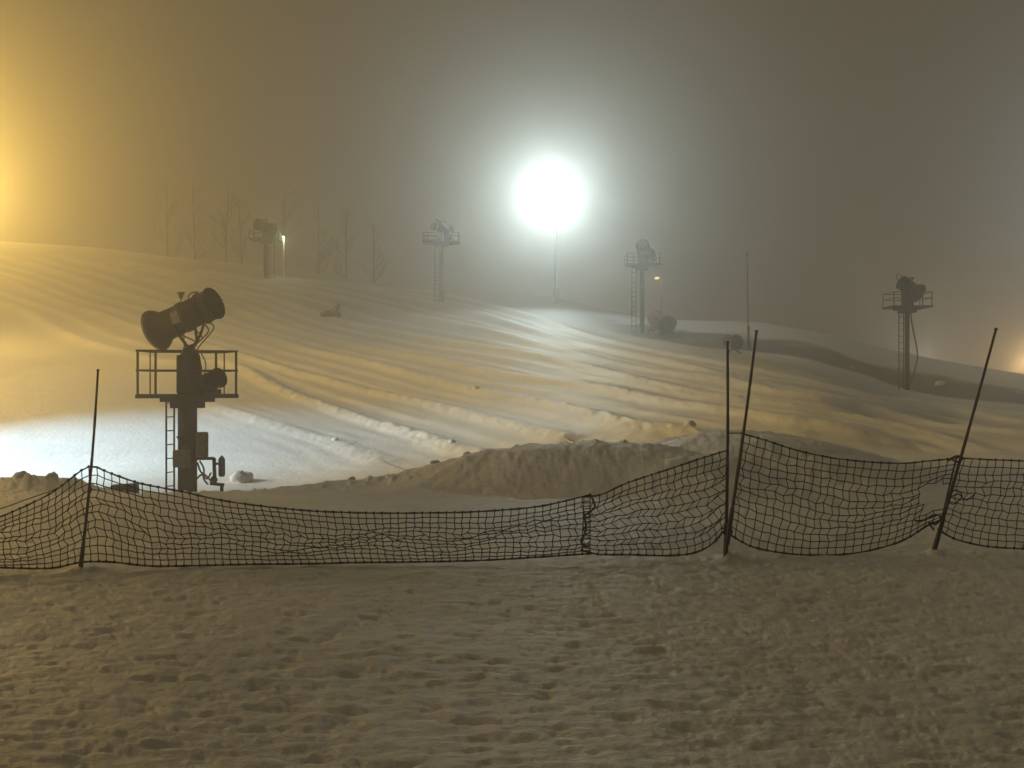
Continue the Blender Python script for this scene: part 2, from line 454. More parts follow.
# ------------------------------------------------------------------ mesh helpers
SOFT = ('snow_clod', 'snow_pile', 'dirty_snow_heap')
def obj(name, bm, m, parent=None, smooth=True):
    me = bpy.data.meshes.new(name)
    bmesh.ops.recalc_face_normals(bm, faces=bm.faces[:])
    bm.to_mesh(me); bm.free()
    if smooth:
        for p in me.polygons: p.use_smooth = len(p.vertices) <= 4 and smooth
        try:
            if name not in SOFT: me.set_sharp_from_angle(angle=R(35))
        except Exception: pass
    me.materials.append(m)
    o = bpy.data.objects.new(name, me); COL.objects.link(o)
    if parent: o.parent = parent
    return o
def thing(name, label, cat, loc=(0,0,0), rz=0, group=None):
    o = bpy.data.objects.new(name, None); COL.objects.link(o); o.location = loc; o.rotation_euler = (0, 0, rz)
    o.empty_display_size = .2
    o['label'] = label; o['category'] = cat
    if group: o['group'] = group
    return o
def tag(o, label, cat, group=None):
    o['label'] = label; o['category'] = cat
    if group: o['group'] = group
    return o
def box(bm, c, s, rot=None, bev=0.0):
    r = bmesh.ops.create_cube(bm, size=1)
    vs = r['verts']
    bmesh.ops.scale(bm, verts=vs, vec=s)
    if bev:
        es = list({e for v in vs for e in v.link_edges})
        rb = bmesh.ops.bevel(bm, geom=es, offset=bev, segments=2, affect='EDGES', profile=.5)
        vs = list({v for f in rb['faces'] for v in f.verts} | {v for v in vs if v.is_valid})
    if rot is not None: bmesh.ops.rotate(bm, verts=vs, cent=(0,0,0), matrix=rot)
    bmesh.ops.translate(bm, verts=vs, vec=c)
def frame_at(d):
    d = d.normalized(); up = Vector((0, 0, 1)) if abs(d.z) < .9 else Vector((1, 0, 0))
    a = d.cross(up).normalized(); b = a.cross(d).normalized(); return a, b
def tube(bm, pts_, r, n=8, cap=True):
    pts_ = [Vector(p) for p in pts_]
    if not hasattr(r, '__len__'): r = [r]*len(pts_)
    rings = []; a = None
    for k, p in enumerate(pts_):
        d = (pts_[min(k+1, len(pts_)-1)] - pts_[max(k-1, 0)])
        if d.length < 1e-9: d = Vector((0,0,1))
        d.normalize()
        if a is None: a, b = frame_at(d)
        else:
            a = (a - d*a.dot(d))
            if a.length < 1e-6: a, b = frame_at(d)
            a.normalize(); b = a.cross(d).normalized()
        rings.append([bm.verts.new(p + (a*math.cos(t)+b*math.sin(t))*r[k]) for t in [2*math.pi*q/n for q in range(n)]])
    for A, B in zip(rings[:-1], rings[1:]):
        for q in range(n): bm.faces.new((A[q], A[(q+1) % n], B[(q+1) % n], B[q]))
    if cap and n > 2:
        bm.faces.new(rings[0][::-1]); bm.faces.new(rings[-1])
def lathe(bm, prof, origin, axis, n=28):
    """prof: (distance along axis, radius)"""
    axis = Vector(axis).normalized(); a, b = frame_at(axis); origin = Vector(origin)
    rings = []
    for t, r in prof:
        rings.append([bm.verts.new(origin + axis*t + (a*math.cos(q)+b*math.sin(q))*max(r, 1e-4)) for q in [2*math.pi*k/n for k in range(n)]])
    for A, B in zip(rings[:-1], rings[1:]):
        for q in range(n): bm.faces.new((A[q], A[(q+1) % n], B[(q+1) % n], B[q]))
def curve_pts(cp, n=8): return [tuple(v) for v in catmull(cp, n)]

# ------------------------------------------------------------------ snow gun towers
GROUP_T = 'snow gun towers on the slope'
def rounded(bm, c, s, rot=None): box(bm, c, s, rot, bev=min(s)*.12)

def gun_tower(label, loc, col_h, plat_w, col_r=.2, plat_d=1.5, yaw=0.0, pitch=R(20), blen=1.5, brad=.32, bell=.52,
              gun_z=1.75, gun_x=0.0, detail=False, ladder_x=-.38, drum=True, rz=0.0, lod=12, depth=1.0, hose=False, rail_h=.62):
    t = thing('snow_gun_tower', label, 'snow gun', loc, rz, GROUP_T)
    # column
    bm = bmesh.new()
    lathe(bm, [(0, .0), (0, col_r), (depth+col_h-.1, col_r), (depth+col_h-.1, 0)], (0, 0, -depth), (0, 0, 1), 20)
    obj('column', bm, M['steel'], t)
    # platform in three steps
    bm = bmesh.new()
    box(bm, (0, 0, col_h+.03), (plat_w, plat_d, .085), bev=.01)
    box(bm, (.0, 0, col_h-.055), (plat_w*.54, plat_d*.62, .08), bev=.01)
    box(bm, (-.0, 0, col_h-.165), (plat_w*.345, plat_d*.5, .13), bev=.01)
    obj('platform', bm, M['steel'], t, False)
    # railing
    hx, hy = plat_w/2-.05, plat_d/2-.05
    bm = bmesh.new(); z0 = col_h+.07; H = rail_h; inset = .22 if detail else .0; pt_ = .05 if detail else .035; tb_ = .021 if detail else .015
    xs = [-hx, -hx+.36, hx-.42, hx]
    for x in xs: box(bm, (x, -hy, z0+H/2), (pt_, pt_, H))
    for x in (-hx+inset, hx-inset): box(bm, (x, hy, z0+H/2), (.03, .03, H))
    for zz in (H, H*.55):
        tube(bm, [(-hx-.04, -hy, z0+zz), (hx+.04, -hy, z0+zz)], tb_, 8)
        tube(bm, [(-hx+inset, hy, z0+zz), (hx-inset, hy, z0+zz)], tb_, 8)
        for q in (-1, 1):
            tube(bm, [(q*hx, -hy, z0+zz), (q*(hx-inset), hy, z0+zz)], tb_, 8)
    obj('railing', bm, M['rust'], t, False)
    # pedestal housing
    bm = bmesh.new()
    lathe(bm, [(0,0),(0,.25),(.55,.26),(.85,.21),(1.0,.12),(1.05,.0)], (.05, 0, col_h+.07), (0,0,1), 16)
    rounded(bm, (-.08, -.05, col_h+.5), (.30, .36, .84))
    obj('pedestal', bm, M['dark'], t)
    # barrel
    ax = Vector((math.cos(pitch)*math.cos(yaw), math.cos(pitch)*math.sin(yaw), math.sin(pitch)))
    mid = Vector((gun_x, 0, col_h+gun_z))
    o0 = mid - ax*blen*.52
    B = thing_part = None
    bm = bmesh.new(); L = blen; r = brad
    lathe(bm, [(.0, bell*.93), (.02, bell), (.05, bell), (.13, bell*.9), (.22, bell*.74), (.32, r*1.03), (.5, r), (L*.72, r*.98), (L*.80, r*1.0), (L*.81, r*1.08),
               (L*.84, r*1.08), (L*.85, r*1.02), (L*.97, r*1.06), (L, r*1.10), (L, r*.98), (L*.86, r*.86), (.5, r*.85), (.2, bell*.68), (.06, bell*.88), (.0, bell*.93)], o0, ax, 36)
    barrel = obj('barrel', bm, M['dark'], t)
    a, b = frame_at(ax)
    bm = bmesh.new()   # intake rim
    ring = [o0 + ax*.0 + (a*math.cos(q)+b*math.sin(q))*(bell+.005) for q in np.linspace(0, 2*math.pi, 41)]
    tube(bm, ring, .016, 6, False); obj('intake_rim', bm, M['ring'], barrel)
    bm = bmesh.new()   # intake grille: rings and spokes
    for f in (.25, .5, .75):
        tube(bm, [o0 - ax*.03*(1-f) + (a*math.cos(q)+b*math.sin(q))*bell*f for q in np.linspace(0, 2*math.pi, 25)], .006, 4, False)
    for q in np.linspace(0, 2*math.pi, 12, endpoint=False):
        tube(bm, [o0 - ax*.03, o0 + (a*math.cos(q)+b*math.sin(q))*bell], .006, 4)
    obj('intake_grille', bm, M['steel'], barrel)
    bm = bmesh.new()   # nozzle rings
    for f, rad, tk in ((.80, 1.09, .012), (.99, 1.10, .014)):
        tube(bm, [o0 + ax*L*f + (a*math.cos(q)+b*math.sin(q))*(r*rad) for q in np.linspace(0, 2*math.pi, 37)], tk, 6, False)
    for q in np.linspace(0, 2*math.pi, 24, endpoint=False):
        c = o0 + ax*L*1.0 + (a*math.cos(q)+b*math.sin(q))*(r*1.04)
        tube(bm, [c, c+ax*.03], .012, 5)
    obj('nozzle_ring', bm, M['steel'], barrel)
    bm = bmesh.new()   # fan hub inside
    lathe(bm, [(0,0),(.02,.1),(.3,.12),(.5,.05),(.52,0)], o0+ax*L*.35, ax, 14)
    for q in np.linspace(0, 2*math.pi, 6, endpoint=False):
        u = a*math.cos(q)+b*math.sin(q)
        c = o0+ax*L*.42+u*(r*.45)
        box(bm, c, (.012, .09, r*.82), rot=(Matrix((a.cross(u).normalized()*0+ax, u.cross(ax), u)).transposed()))
    obj('fan', bm, M['steel'], barrel)
    # yoke and hoses to the barrel
    bm = bmesh.new()
    base_p = Vector((.06, 0, col_h+1.02))
    side = Vector((-math.sin(yaw), math.cos(yaw), 0))
    for s in (-1, 1):
        e = mid - ax*.05 + side*s*(r+.05)
        tube(bm, curve_pts([base_p, base_p+Vector((0,0,.18))+side*s*(r*.7), mid-Vector((0,0,r*1.0))+side*s*(r+.04), e]), .032, 8)
        tube(bm, [e-side*s*.06, e+side*s*.03], .07, 12)
    tube(bm, [base_p-Vector((0,0,.3)), base_p+Vector((0,0,.1))], .07, 12)
    tube(bm, curve_pts([base_p+Vector((0,-.05,0)), base_p+ax*.25+Vector((0,-.12,.22)), mid+ax*L*.3-Vector((0,0,r*1.1))]), .028, 8)
    obj('yoke', bm, M['dark'], t)
    rg = random.Random(int(abs(loc[0])*100))
    for k in range(4):
        bm = bmesh.new()
        f = (-.12, .12, .25, .34)[k]
        sgn = (-1, -1, 1, -1)[k]
        e = mid + ax*L*f - Vector((0,0,1))*r*.9 + side*sgn*r*.35
        bulge = base_p + ax*(.16+.16*k) + Vector((0, -.15*sgn, .12+.05*k))
        tube(bm, curve_pts([base_p-Vector((-.02*k, .1, .25)), base_p+Vector((.10*k-.14, -.14, .05)), bulge, e]), .016, 6)
        obj('hose', bm, M['rubber'], t)
    # junction box and strap on the barrel, lifting hoop, sensor
    sd = -side if detail else side
    bm = bmesh.new()
    rot = Matrix((ax, side, ax.cross(side))).transposed()
    box(bm, mid - side*(r+.06) - ax.cross(side)*.05, (.20, .12, .28), rot, bev=.015)
    obj('junction_box', bm, M['grey'], barrel, False)
    bm = bmesh.new()
    for f in (-.06, .0):
        tube(bm, [mid + ax*f*1.2 + (a*math.cos(q)+b*math.sin(q))*(r+.012) for q in np.linspace(0, 2*math.pi, 33)], .014, 6, False)
    obj('strap', bm, M['grey'], barrel)
    upv = ax.cross(side); upv = upv if upv.z > 0 else -upv
    bm = bmesh.new()
    c = mid + ax*L*.20 + upv*r
    tube(bm, curve_pts([c-ax*.12, c-ax*.10+upv*.07, c+upv*.10, c+ax*.12+upv*.07, c+ax*.16]), .016, 6)
    obj('lifting_hoop', bm, M['dark'], barrel)
    bm = bmesh.new()
    c = mid - ax*.02 + upv*r
    tube(bm, [c, c+Vector((0,0,.14))], .016, 6)
    lathe(bm, [(0,0),(0,.035),(.05,.05),(.09,.06),(.10,.085),(.14,.085),(.15,0)], c+Vector((0,0,.10)), (0,0,1), 12)
    obj('sensor', bm, M['grey'], barrel)
    # blower drum lying on the deck
    if drum:
        bm = bmesh.new()
        da = Vector((.62, -.72, .28)).normalized()
        lathe(bm, [(0,0),(0,.13),(.08,.2),(.12,.205),(.62,.205),(.63,.225),(.68,.225),(.69,.19),(.66,.17),(.6,.0)], Vector((.24, .30, col_h+.24)), da, 24)
        box(bm, (.5, 0.05, col_h+.13), (.42, .4, .1))
        d_ = obj('blower', bm, M['dark'], t)
    # ladder
    bm = bmesh.new(); lx = ladder_x; ly = -.12
    for dx in (-.0, .16 if detail else .30):
        tube(bm, [(lx+dx, ly+(.0 if dx == 0 else .25), -depth*.6), (lx+dx, ly+(.0 if dx == 0 else .25), col_h+.02)], .024, 6)
    zz = .1
    dx = .16 if detail else .30
    while zz < col_h-.1:
        tube(bm, [(lx, ly, zz), (lx+dx, ly+.25, zz)], .013, 5); zz += .3
    obj('ladder', bm, M['steel'], t, False)
    if hose:
        bm = bmesh.new()
        tube(bm, curve_pts([(col_r, -.1, col_h-.1), (col_r+.12, -.1, col_h*.75), (col_r+.34, -.1, col_h*.45), (col_r+.22, -.1, col_h*.25), (col_r, -.1, .3)]), .035, 6)
        obj('feed_hose', bm, M['rubber'], t)
    return t

YN = 24.0; KN = YN/F
near_base = P(187.5, 490, YN); near_base.z = gz(near_base.x, YN)
plat_z = CAM_Z - (396-384)*KN
t = gun_tower('near snow gun with grey cabinets on its column, largest of the towers, behind the net', tuple(near_base), plat_z-near_base.z-.03, 2.12,
              col_r=.205, plat_d=1.05, rail_h=.93, rz=R(16.4), yaw=R(-35), pitch=R(21), blen=1.60, brad=.32, bell=.455, gun_z=(396-315)*KN, gun_x=-.03, detail=True, ladder_x=-.44)
H0 = plat_z-near_base.z
def npt(px, py, dy=0.0):   # point in the near tower's own frame
    return Vector(((px-187.5)*KN, dy, CAM_Z-(py-384)*KN-near_base.z))
# cabinets
def cabinet(px0, px1, py0, py1, dy, dep, m):
    c = npt((px0+px1)/2, (py0+py1)/2, dy); bm = bmesh.new()
    rounded(bm, c, ((px1-px0)*KN, dep, (py1-py0)*KN))
    o = obj('cabinet', bm, m, t, False)
    bm = bmesh.new(); box(bm, c+Vector((0, -dep/2-.004, 0)), ((px1-px0)*KN*.8, .014, (py1-py0)*KN*.82), bev=.003)
    box(bm, c+Vector(((px1-px0)*KN*.3, -dep/2-.02, 0)), (.018, .02, .05))
    obj('cabinet_door', bm, m, o, False)
    return o
cabinet(173.5, 190, 449, 466, -.30, .20, M['grey'])
cabinet(195.5, 207.5, 432, 457, -.12, .28, M['grey'])
bm = bmesh.new()
tube(bm, [npt(189, 458.5, -.1), npt(213, 458.5, -.1)], .034, 8)
tube(bm, [npt(213, 458.0, -.1), npt(213.8, 484, -.1)], .040, 8)
tube(bm, [npt(209, 483.5, -.1), npt(223, 485.5, -.1)], .036, 8)
tube(bm, [npt(220.5, 484, -.1), npt(220.5, 496, -.1)], .038, 8)
tube(bm, [npt(213, 464, -.1), npt(219, 464, -.1)], .026, 8)
tube(bm, [npt(213, 480, -.18), npt(213, 480, .02)], .075, 12)
obj('water_pipe', bm, M['dark'], t)
bm = bmesh.new()
lathe(bm, [(0,0),(0,.05),(.04,.075),(.38,.075),(.42,.05),(.46,.02),(.46,0)], npt(220.5, 477, -.1), (0,0,1), 14)
obj('filter_cylinder', bm, M['blue'], t)
for k, cp in enumerate(([(197,462),(200,471),(206,476),(211,482)], [(199,460),(203,468),(203,478),(207,484)], [(196,478),(201,474),(206,478),(210,472)])):
    bm = bmesh.new(); tube(bm, curve_pts([npt(*q, -.2-.05*k) for q in cp]), .022, 6); obj('hose', bm, M['rubber'], t)
bm = bmesh.new()
tube(bm, curve_pts([npt(184, 330, -.25), npt(184.5, 360, -.3), npt(184, 380, -.3), npt(184.5, 396, -.28)]), .012, 5)
tube(bm, curve_pts([npt(200, 352, -.2), npt(205, 365, -.25), npt(202, 380, -.3), npt(198, 394, -.28)]), .014, 5)
tube(bm, curve_pts([npt(182, 410, -.24), npt(184, 425, -.28), npt(181, 438, -.3), npt(183, 449, -.3)]), .014, 5)
obj('cable', bm, M['rubber'], t)
bm = bmesh.new()
rounded(bm, npt(183.5, 441, -.22), (.12, .12, .12)); tube(bm, curve_pts([npt(178, 436, -.2), npt(183, 441, -.26), npt(188, 440, -.2)]), .03, 8)
obj('valve', bm, M['steel'], t)

def far_tower(label, px, base_py, plat_py, Y, plat_w, yaw, pitch, **kw):
    b = P(px, base_py, Y); b.z = gz(b.x, Y)
    ph = P(px, plat_py, Y).z - b.z
    return gun_tower(label, tuple(b), ph, plat_w, yaw=yaw, pitch=pitch, **kw)
far_tower('snow gun tower on the dark bank, rightmost tower, nozzle pointing up left', 907, 388, 308, 51.5, 1.85, R(196), R(28), col_r=.11, plat_d=1.6, blen=1.05, brad=.30, bell=.46,
          gun_z=.95, gun_x=.12, drum=False, ladder_x=-.42, hose=True)
far_tower('snow gun tower beside the two covered machines, right of the bright floodlight', 642, 333, 266, 67, 2.05, R(250), R(22), col_r=.14, plat_d=1.6, blen=1.3, brad=.36, bell=.55,
          gun_z=.95, gun_x=.15, ladder_x=-.64)
far_tower('faintest snow gun tower, left of the bright floodlight', 441.5, 294, 243, 85, 2.8, R(215), R(25), col_r=.15, plat_d=1.8, blen=1.5, brad=.42, bell=.60, gun_z=1.1, gun_x=0, ladder_x=-.5)
far_tower('snow gun tower lit at its platform edge by a small lamp', 266, 270, 240, 88, 2.4, R(160), R(20), col_r=.20, plat_d=1.8, blen=1.6, brad=.42, bell=.6, gun_z=1.05, gun_x=-.1, ladder_x=.35)

# ------------------------------------------------------------------ lamp posts
def lamp_post(name, label, pos, base_xy, lens, head='flood', n=1, pole_r=.11, aim=(0,-1,-.3), m='galv'):
    x, y = base_xy; z = gz(x, y)
    t = thing(name, label, 'lamp post', (x, y, z))
    p = Vector(pos)-Vector((x, y, z))
    bm = bmesh.new(); tube(bm, [(0,0,-1), (0,0,.6), (0,0,p.z+.25)], [pole_r*1.25, pole_r*1.2, pole_r*.7], 12)
    obj('pole', bm, M[m], t)
    bm = bmesh.new(); rounded(bm, (0, -pole_r-.12, .9), (.34, .22, .6)); obj('switch_box', bm, M['steel'], t, False)
    if n > 1 or p.xy.length > .05:
        bm = bmesh.new(); w_ = .5*(n-1)
        tube(bm, [(0,0,p.z+.12), (p.x, p.y, p.z+.14)], .04, 8)
        if n > 1: tube(bm, [(p.x-w_-.2, p.y, p.z+.14), (p.x+w_+.2, p.y, p.z+.14)], .05, 8)
        obj('crossarm', bm, M[m], t)
    d = Vector(aim).normalized(); a, b = frame_at(d)
    for k in range(n):
        c = p + Vector(((k-(n-1)/2)*1.0, 0, .12)) - d*.55
        bm = bmesh.new()
        lathe(bm, [(-.02,0),(0,.12),(.12,.16),(.30,.30),(.34,.31),(.34,.29),(.28,.26)], c, d, 20)
        h = obj('lamp_head', bm, M['steel'], t)
        bm = bmesh.new(); lathe(bm, [(0,0),(0,.25),(.012,.25),(.018,0)], c+d*.28, d, 20); obj('lens', bm, M[lens], h)
    return t
lamp_post('floodlight_mast', 'tall floodlight mast blazing white in the fog above the crest', LAMP_A, (LAMP_A.x+.55, LAMP_A.y+.25), 'lens_w', n=3, aim=(0,-1,-.12), m='steel', pole_r=.08)
lamp_post('lamp_post', 'sodium lamp post just beyond the left picture edge', LAMP_B, (LAMP_B.x-1.0, LAMP_B.y), 'lens_s', n=1, aim=(.2,-.2,-1))
lamp_post('lamp_post', 'sodium floodlight mast standing far out to the left of the slope', LAMP_S, (LAMP_S.x-.4, LAMP_S.y-.1), 'lens_s', n=2, aim=(.8,.45,-.25))
lamp_post('lamp_post', 'added sodium fill light on a post far upslope, beyond the left picture edge', FILL_U, (FILL_U.x-.8, FILL_U.y), 'lens_s', n=1, aim=(.2,-.4,-1))
lamp_post('lamp_post', 'added warm fill light on a post far out to the left of the net fence', FILL_K, (FILL_K.x-.8, FILL_K.y), 'lens_s', n=1, aim=(.3,.3,-1))
lamp_post('lamp_post', 'low white floodlight post beyond the left picture edge', LAMP_C, (LAMP_C.x-.3, LAMP_C.y-.1), 'lens_w', n=1, aim=(1,.4,-.45))
lamp_post('lamp_post', 'orange lamp glowing low behind the ridge at the right edge', LAMP_D, (LAMP_D.x+.6, LAMP_D.y+.1), 'lens_s', n=1, aim=(0,-.3,-1))
lamp_post('lamp_post', 'tiny warm lamp far off, right of the central snow gun tower', LAMP_E, (LAMP_E.x+.5, LAMP_E.y+.1), 'lens_d', n=1, aim=(0,-.6,-1), pole_r=.05)
lamp_post('lamp_post', 'floodlight mast beyond the right picture edge', LAMP_G, (LAMP_G.x+.5, LAMP_G.y+.2), 'lens_w', n=2, aim=(-.6,-.8,-.4))
lamp_post('lamp_post', 'white lamp hidden behind the ridge by the rightmost tower', LAMP_H, (LAMP_H.x+.5, LAMP_H.y+.1), 'lens_w', n=1, aim=(0,-.3,-1))
# small lamp on a pale pole by the left far tower
x, y = LAMP_F.x-.1, LAMP_F.y; z = gz(x, y)
t = thing('small_lamp_pole', 'pale lit pole with a small lamp beside the far left tower', 'lamp post', (x, y, z))
bm = bmesh.new(); tube(bm, [(0,0,-.5),(0,0,LAMP_F.z-z+.1)], .07, 10); obj('pole', bm, M['whitep'], t)
bm = bmesh.new(); rounded(bm, (0, -.05, LAMP_F.z-z+.16), (.22, .3, .12)); obj('lamp_head', bm, M['steel'], t, False)
bm = bmesh.new(); box(bm, (0, -.05, LAMP_F.z-z+.09), (.16, .22, .02)); obj('lens', bm, mat('lens_green', (.9,.9,.8), .3, emit=(.9,1,.6), estr=6), t, False)

# ------------------------------------------------------------------ fence poles
def fence_pole(label, top, bot, Y, bands, r=.0145):
    a = P(*bot, Y); a.z -= .0; b = P(*top, Y)
    t = thing('fence_pole', label, 'pole', tuple(a), 0, 'poles that hold the safety net')
    b = b-a; a = Vector((0,0,0)); n = 24
    bend = Vector((.012, .01, 0))
    def q(f): return a+(b-a)*f + bend*math.sin(f*math.pi)
    bm = bmesh.new(); fs = np.linspace(-.10, 1, n)
    tube(bm, [q(f) for f in fs], [r*(1.0-.30*max(f,0)) for f in fs], 10)
    obj('shaft', bm, M['pole'], t)
    for f0, f1 in bands:
        bm = bmesh.new(); ff = np.linspace(f0, f1, 5)
        tube(bm, [q(f) for f in ff], [r*(1.0-.30*f)+.0012 for f in ff], 10); obj('band', bm, M['poler'], t)
    bm = bmesh.new(); ff = (-.02, .02, .14, .16)
    tube(bm, [q(f) for f in ff], [r*1.45, r*1.5, r*1.25, r*1.0], 10); obj('sleeve', bm, M['pole'], t)
    bm = bmesh.new(); tube(bm, [q(.995), q(1.004)], r*.95, 10); obj('cap', bm, M['pole'], t)
    return t
YP = {0: 9.36, 1: 10.15, 2: 10.12, 3: 10.45}
fence_pole('lone net pole at the left, in front of the bright snow hollow', (98,370), (80,573), 9.36, [(.72,.80),(.50,.56)], .013)
fence_pole('upright net pole, left one of the crossing pair by the dark mound', (727.5,342), (725.5,558), 10.15, [(.80,.88),(.58,.66),(.34,.42),(.20,.25)], .0165)
fence_pole('leaning net pole, right one of the crossing pair by the dark mound', (756.5,331), (727.5,540), 10.05, [(.74,.80),(.50,.55),(.28,.44)], .0165)
fence_pole('strongly slanted net pole near the right edge beside the hole in the net', (996,329), (933.5,552), 10.45, [(.64,.72),(.44,.52),(.24,.36)], .0165)

# ------------------------------------------------------------------ safety nets
def fence_Y(px): return float(np.interp(px, [-120, 80, 726, 934, 1200], [9.05, 9.36, 10.15, 10.45, 10.9]))
def net(label, top, bot, nrows, cell, seed, zig=0.0, x_end=None, hole=None, sagfold=.5, lean_l=0, lean_r=0):
    top = np.array(top, float); bot = np.array(bot, float)
    t = thing('safety_net', label, 'net', (*P(float(top[0,0]), 560, fence_Y(top[0,0])),), 0, 'black safety nets of the fence line')
    org = t.location.copy()
    tc = catmull(top, 10); bc = catmull(bot, 10)
    def arc(c):
        l = np.concatenate([[0], np.cumsum(np.hypot(*np.diff(c, axis=0).T))]); return l/l[-1], l[-1]
    lt, Lt = arc(tc); lb, Lb = arc(bc)
    ncol = int((Lt+Lb)/2/cell)
    rg = np.random.RandomState(seed)
    nodes = {}
    for i in range(ncol+1):
        f = i/ncol
        fx = f + .0
        pt = np.array([np.interp(fx, lt, tc[:, 0]), np.interp(fx, lt, tc[:, 1])])
        pb = np.array([np.interp(fx, lb, bc[:, 0]), np.interp(fx, lb, bc[:, 1])])
        h = max(pb[1]-pt[1], 1)
        slack = max(0, nrows*cell-h)/ (nrows*cell)
        for j in range(nrows+1):
            v = j/nrows
            # slack netting piles towards the bottom
            vv = v + sagfold*slack*(.25*math.sin(math.pi*v) + .10*math.sin(v*9+f*7))
            p = pt*(1-vv)+pb*vv
            edge = math.sin(math.pi*v)
            jx = (rg.rand()-.5)*.42*cell*edge + zig*cell*((j % 2)-.5)*edge + cell*.3*edge*math.sin(f*11+v*4+seed)
            jy = (rg.rand()-.5)*.38*cell*edge + cell*.28*edge*math.sin(f*ncol*.35+v*5) - cell*.10*((i % 2)-.5)*edge
            if 0 < i < ncol: p = p + np.array([jx, jy])
            else: p = p + np.array([0, jy*.3])
            if hole and hole[0] < p[0] < hole[1] and hole[2] < p[1] < hole[3]: p = p  # handled on the strands
            Yd = fence_Y(p[0]) + .10*slack*2*math.sin(v*7+f*16) * edge + .02*(rg.rand()-.5) + .05*math.sin(f*9)*edge
            q = P(p[0], p[1], Yd)
            nodes[i, j] = (q-org, p)
    def in_hole(p): return hole and hole[0] < p[0] < hole[1] and hole[2] < p[1] < hole[3]
    bm = bmesh.new()
    def strand(path, r):
        run = []
        for k in path:
            q, p = nodes[k]
            if in_hole(p):
                if len(run) > 1: tube(bm, run, r, 4, False)
                run = []
            else: run.append(q)
        if len(run) > 1: tube(bm, run, r, 4, False)
    for j in range(1, nrows): strand([(i, j) for i in range(ncol+1)], .0045)
    for i in range(ncol+1): strand([(i, j) for j in range(nrows+1)], .0045)
    for (i, j), (q, p) in nodes.items():
        if in_hole(p) or j in (0, nrows): continue
        s = .0075+.003*rg.rand()
        vs = [bm.verts.new(q+Vector(d)*s) for d in ((1,0,0),(0,0,1),(-1,0,0),(0,0,-1),(0,-1,0),(0,1,0))]
        for a, b in ((0,1),(1,2),(2,3),(3,0)):
            bm.faces.new((vs[a], vs[b], vs[4])); bm.faces.new((vs[b], vs[a], vs[5]))
    obj('netting', bm, M['twine'], t, False)
    for nm, j, r in (('top_cord', 0, .0075), ('bottom_cord', nrows, .0085)):
        bm = bmesh.new()
        cp = [nodes[i, j][0] for i in range(ncol+1)]
        tube(bm, cp, [r*(1+.25*math.sin(i*1.9)) for i in range(len(cp))], 6)
        for i in range(0, ncol+1):   # lashing knots
            if rg.rand() < .7:
                c = cp[i]; tube(bm, [c-Vector((.013,0,.004)), c+Vector((0,0,.003)), c+Vector((.013,0,.004))], [r*.8, r*1.8, r*.8], 6)
        obj(nm, bm, M['twine'], t)
    return t
net('long sagging net from the left edge past the lone pole to the tied seam',
    [(-80,540),(-40,530),(0,516),(30,503),(55,490),(88,467),(110,473),(140,483),(180,491),(230,502),(300,511),(360,514),(420,514),(480,512),(540,506),(590,494)],
    [(-80,562),(-40,566),(0,568),(50,569),(82,562.5),(110,562),(150,566.5),(200,566),(250,564.5),(300,563.5),(360,561.5),(430,560.5),(493,559),(590,554)],
    12, 7.9, 1, zig=.3)
net('net rising from the tied seam to the upright pole of the pair',
    [(584,497),(601,494),(625,483),(658,473),(697,460),(727,450)],
    [(582,550),(600,555),(629,555.5),(668,555.5),(693,553),(712,544),(726,528)],
    12, 7.9, 2, zig=.8)
net('net sagging between the pole pair and the slanted pole, with a torn hole',
    [(742,433.5),(765,440),(789,448),(820,455.5),(850,460.5),(880,463.5),(906,464),(930,461),(956,457.5)],
    [(728,533),(742,542),(760,549),(801,555),(850,553.5),(891,544),(912,535),(926,526),(941,520)],
    13, 8.2, 3, zig=.35, hole=(925,943,484,508))
net('net from the slanted pole to the right picture edge',
    [(957,457.5),(985,459),(1024,461),(1070,465),(1120,470)],
    [(939,529),(950,537),(964,542),(988,547),(1024,549),(1070,551),(1120,552)],
    12, 8.0, 4, zig=.3)
# cords that tie things together
def cord(label, cps, r=.007):
    q = [P(*c) for c in cps]; o0 = q[0].copy()
    bm = bmesh.new(); tube(bm, curve_pts([v-o0 for v in q], 6), r, 6)
    c = obj('tie_cord', bm, M['twine']); c.location = o0
    return tag(c, label, 'cord', 'cords tied round the net fence')
cord('short cord between the tops of the net at the crossing pole pair', [(727,433.5,10.12),(735,433,10.1),(743,433.5,10.1)], .006)
cord('cord knotted low round the crossing pole pair', [(722,529,10.12),(727,527,10.1),(732,531,10.1),(729,536,10.1),(724,533,10.12),(727,527,10.08)], .009)
cord('loose black cord hanging along the seam of the two left nets', [(590,494,9.96),(595,506,9.94),(590,512,9.96),(585,516,9.96),(586,530,9.95),(581,542,9.96),(588,547,9.95)], .009)
cord('loose upper cord beside the left net before the lone pole', [(-60,528,9.1),(0,509,9.2),(25,500,9.25),(48,492,9.3),(58,488,9.32)], .005)
cord('bunched cord at the foot of the slanted pole', [(915,521,10.4),(924,520,10.4),(934,515,10.38),(941,517,10.4),(936,524,10.4),(929,523,10.4),(934,530,10.42)], .009)
cord('cord wound at the top of the net on the slanted pole', [(948,461,10.44),(956,456,10.4),(963,458,10.42),(957,462,10.4),(950,458,10.42)], .009)
cord('tangle of net cord right of the slanted pole', [(947,498,10.42),(955,490,10.4),(962,496,10.4),(954,504,10.42),(948,500,10.4),(958,494,10.4),(966,500,10.42),(975,494,10.44)], .006)

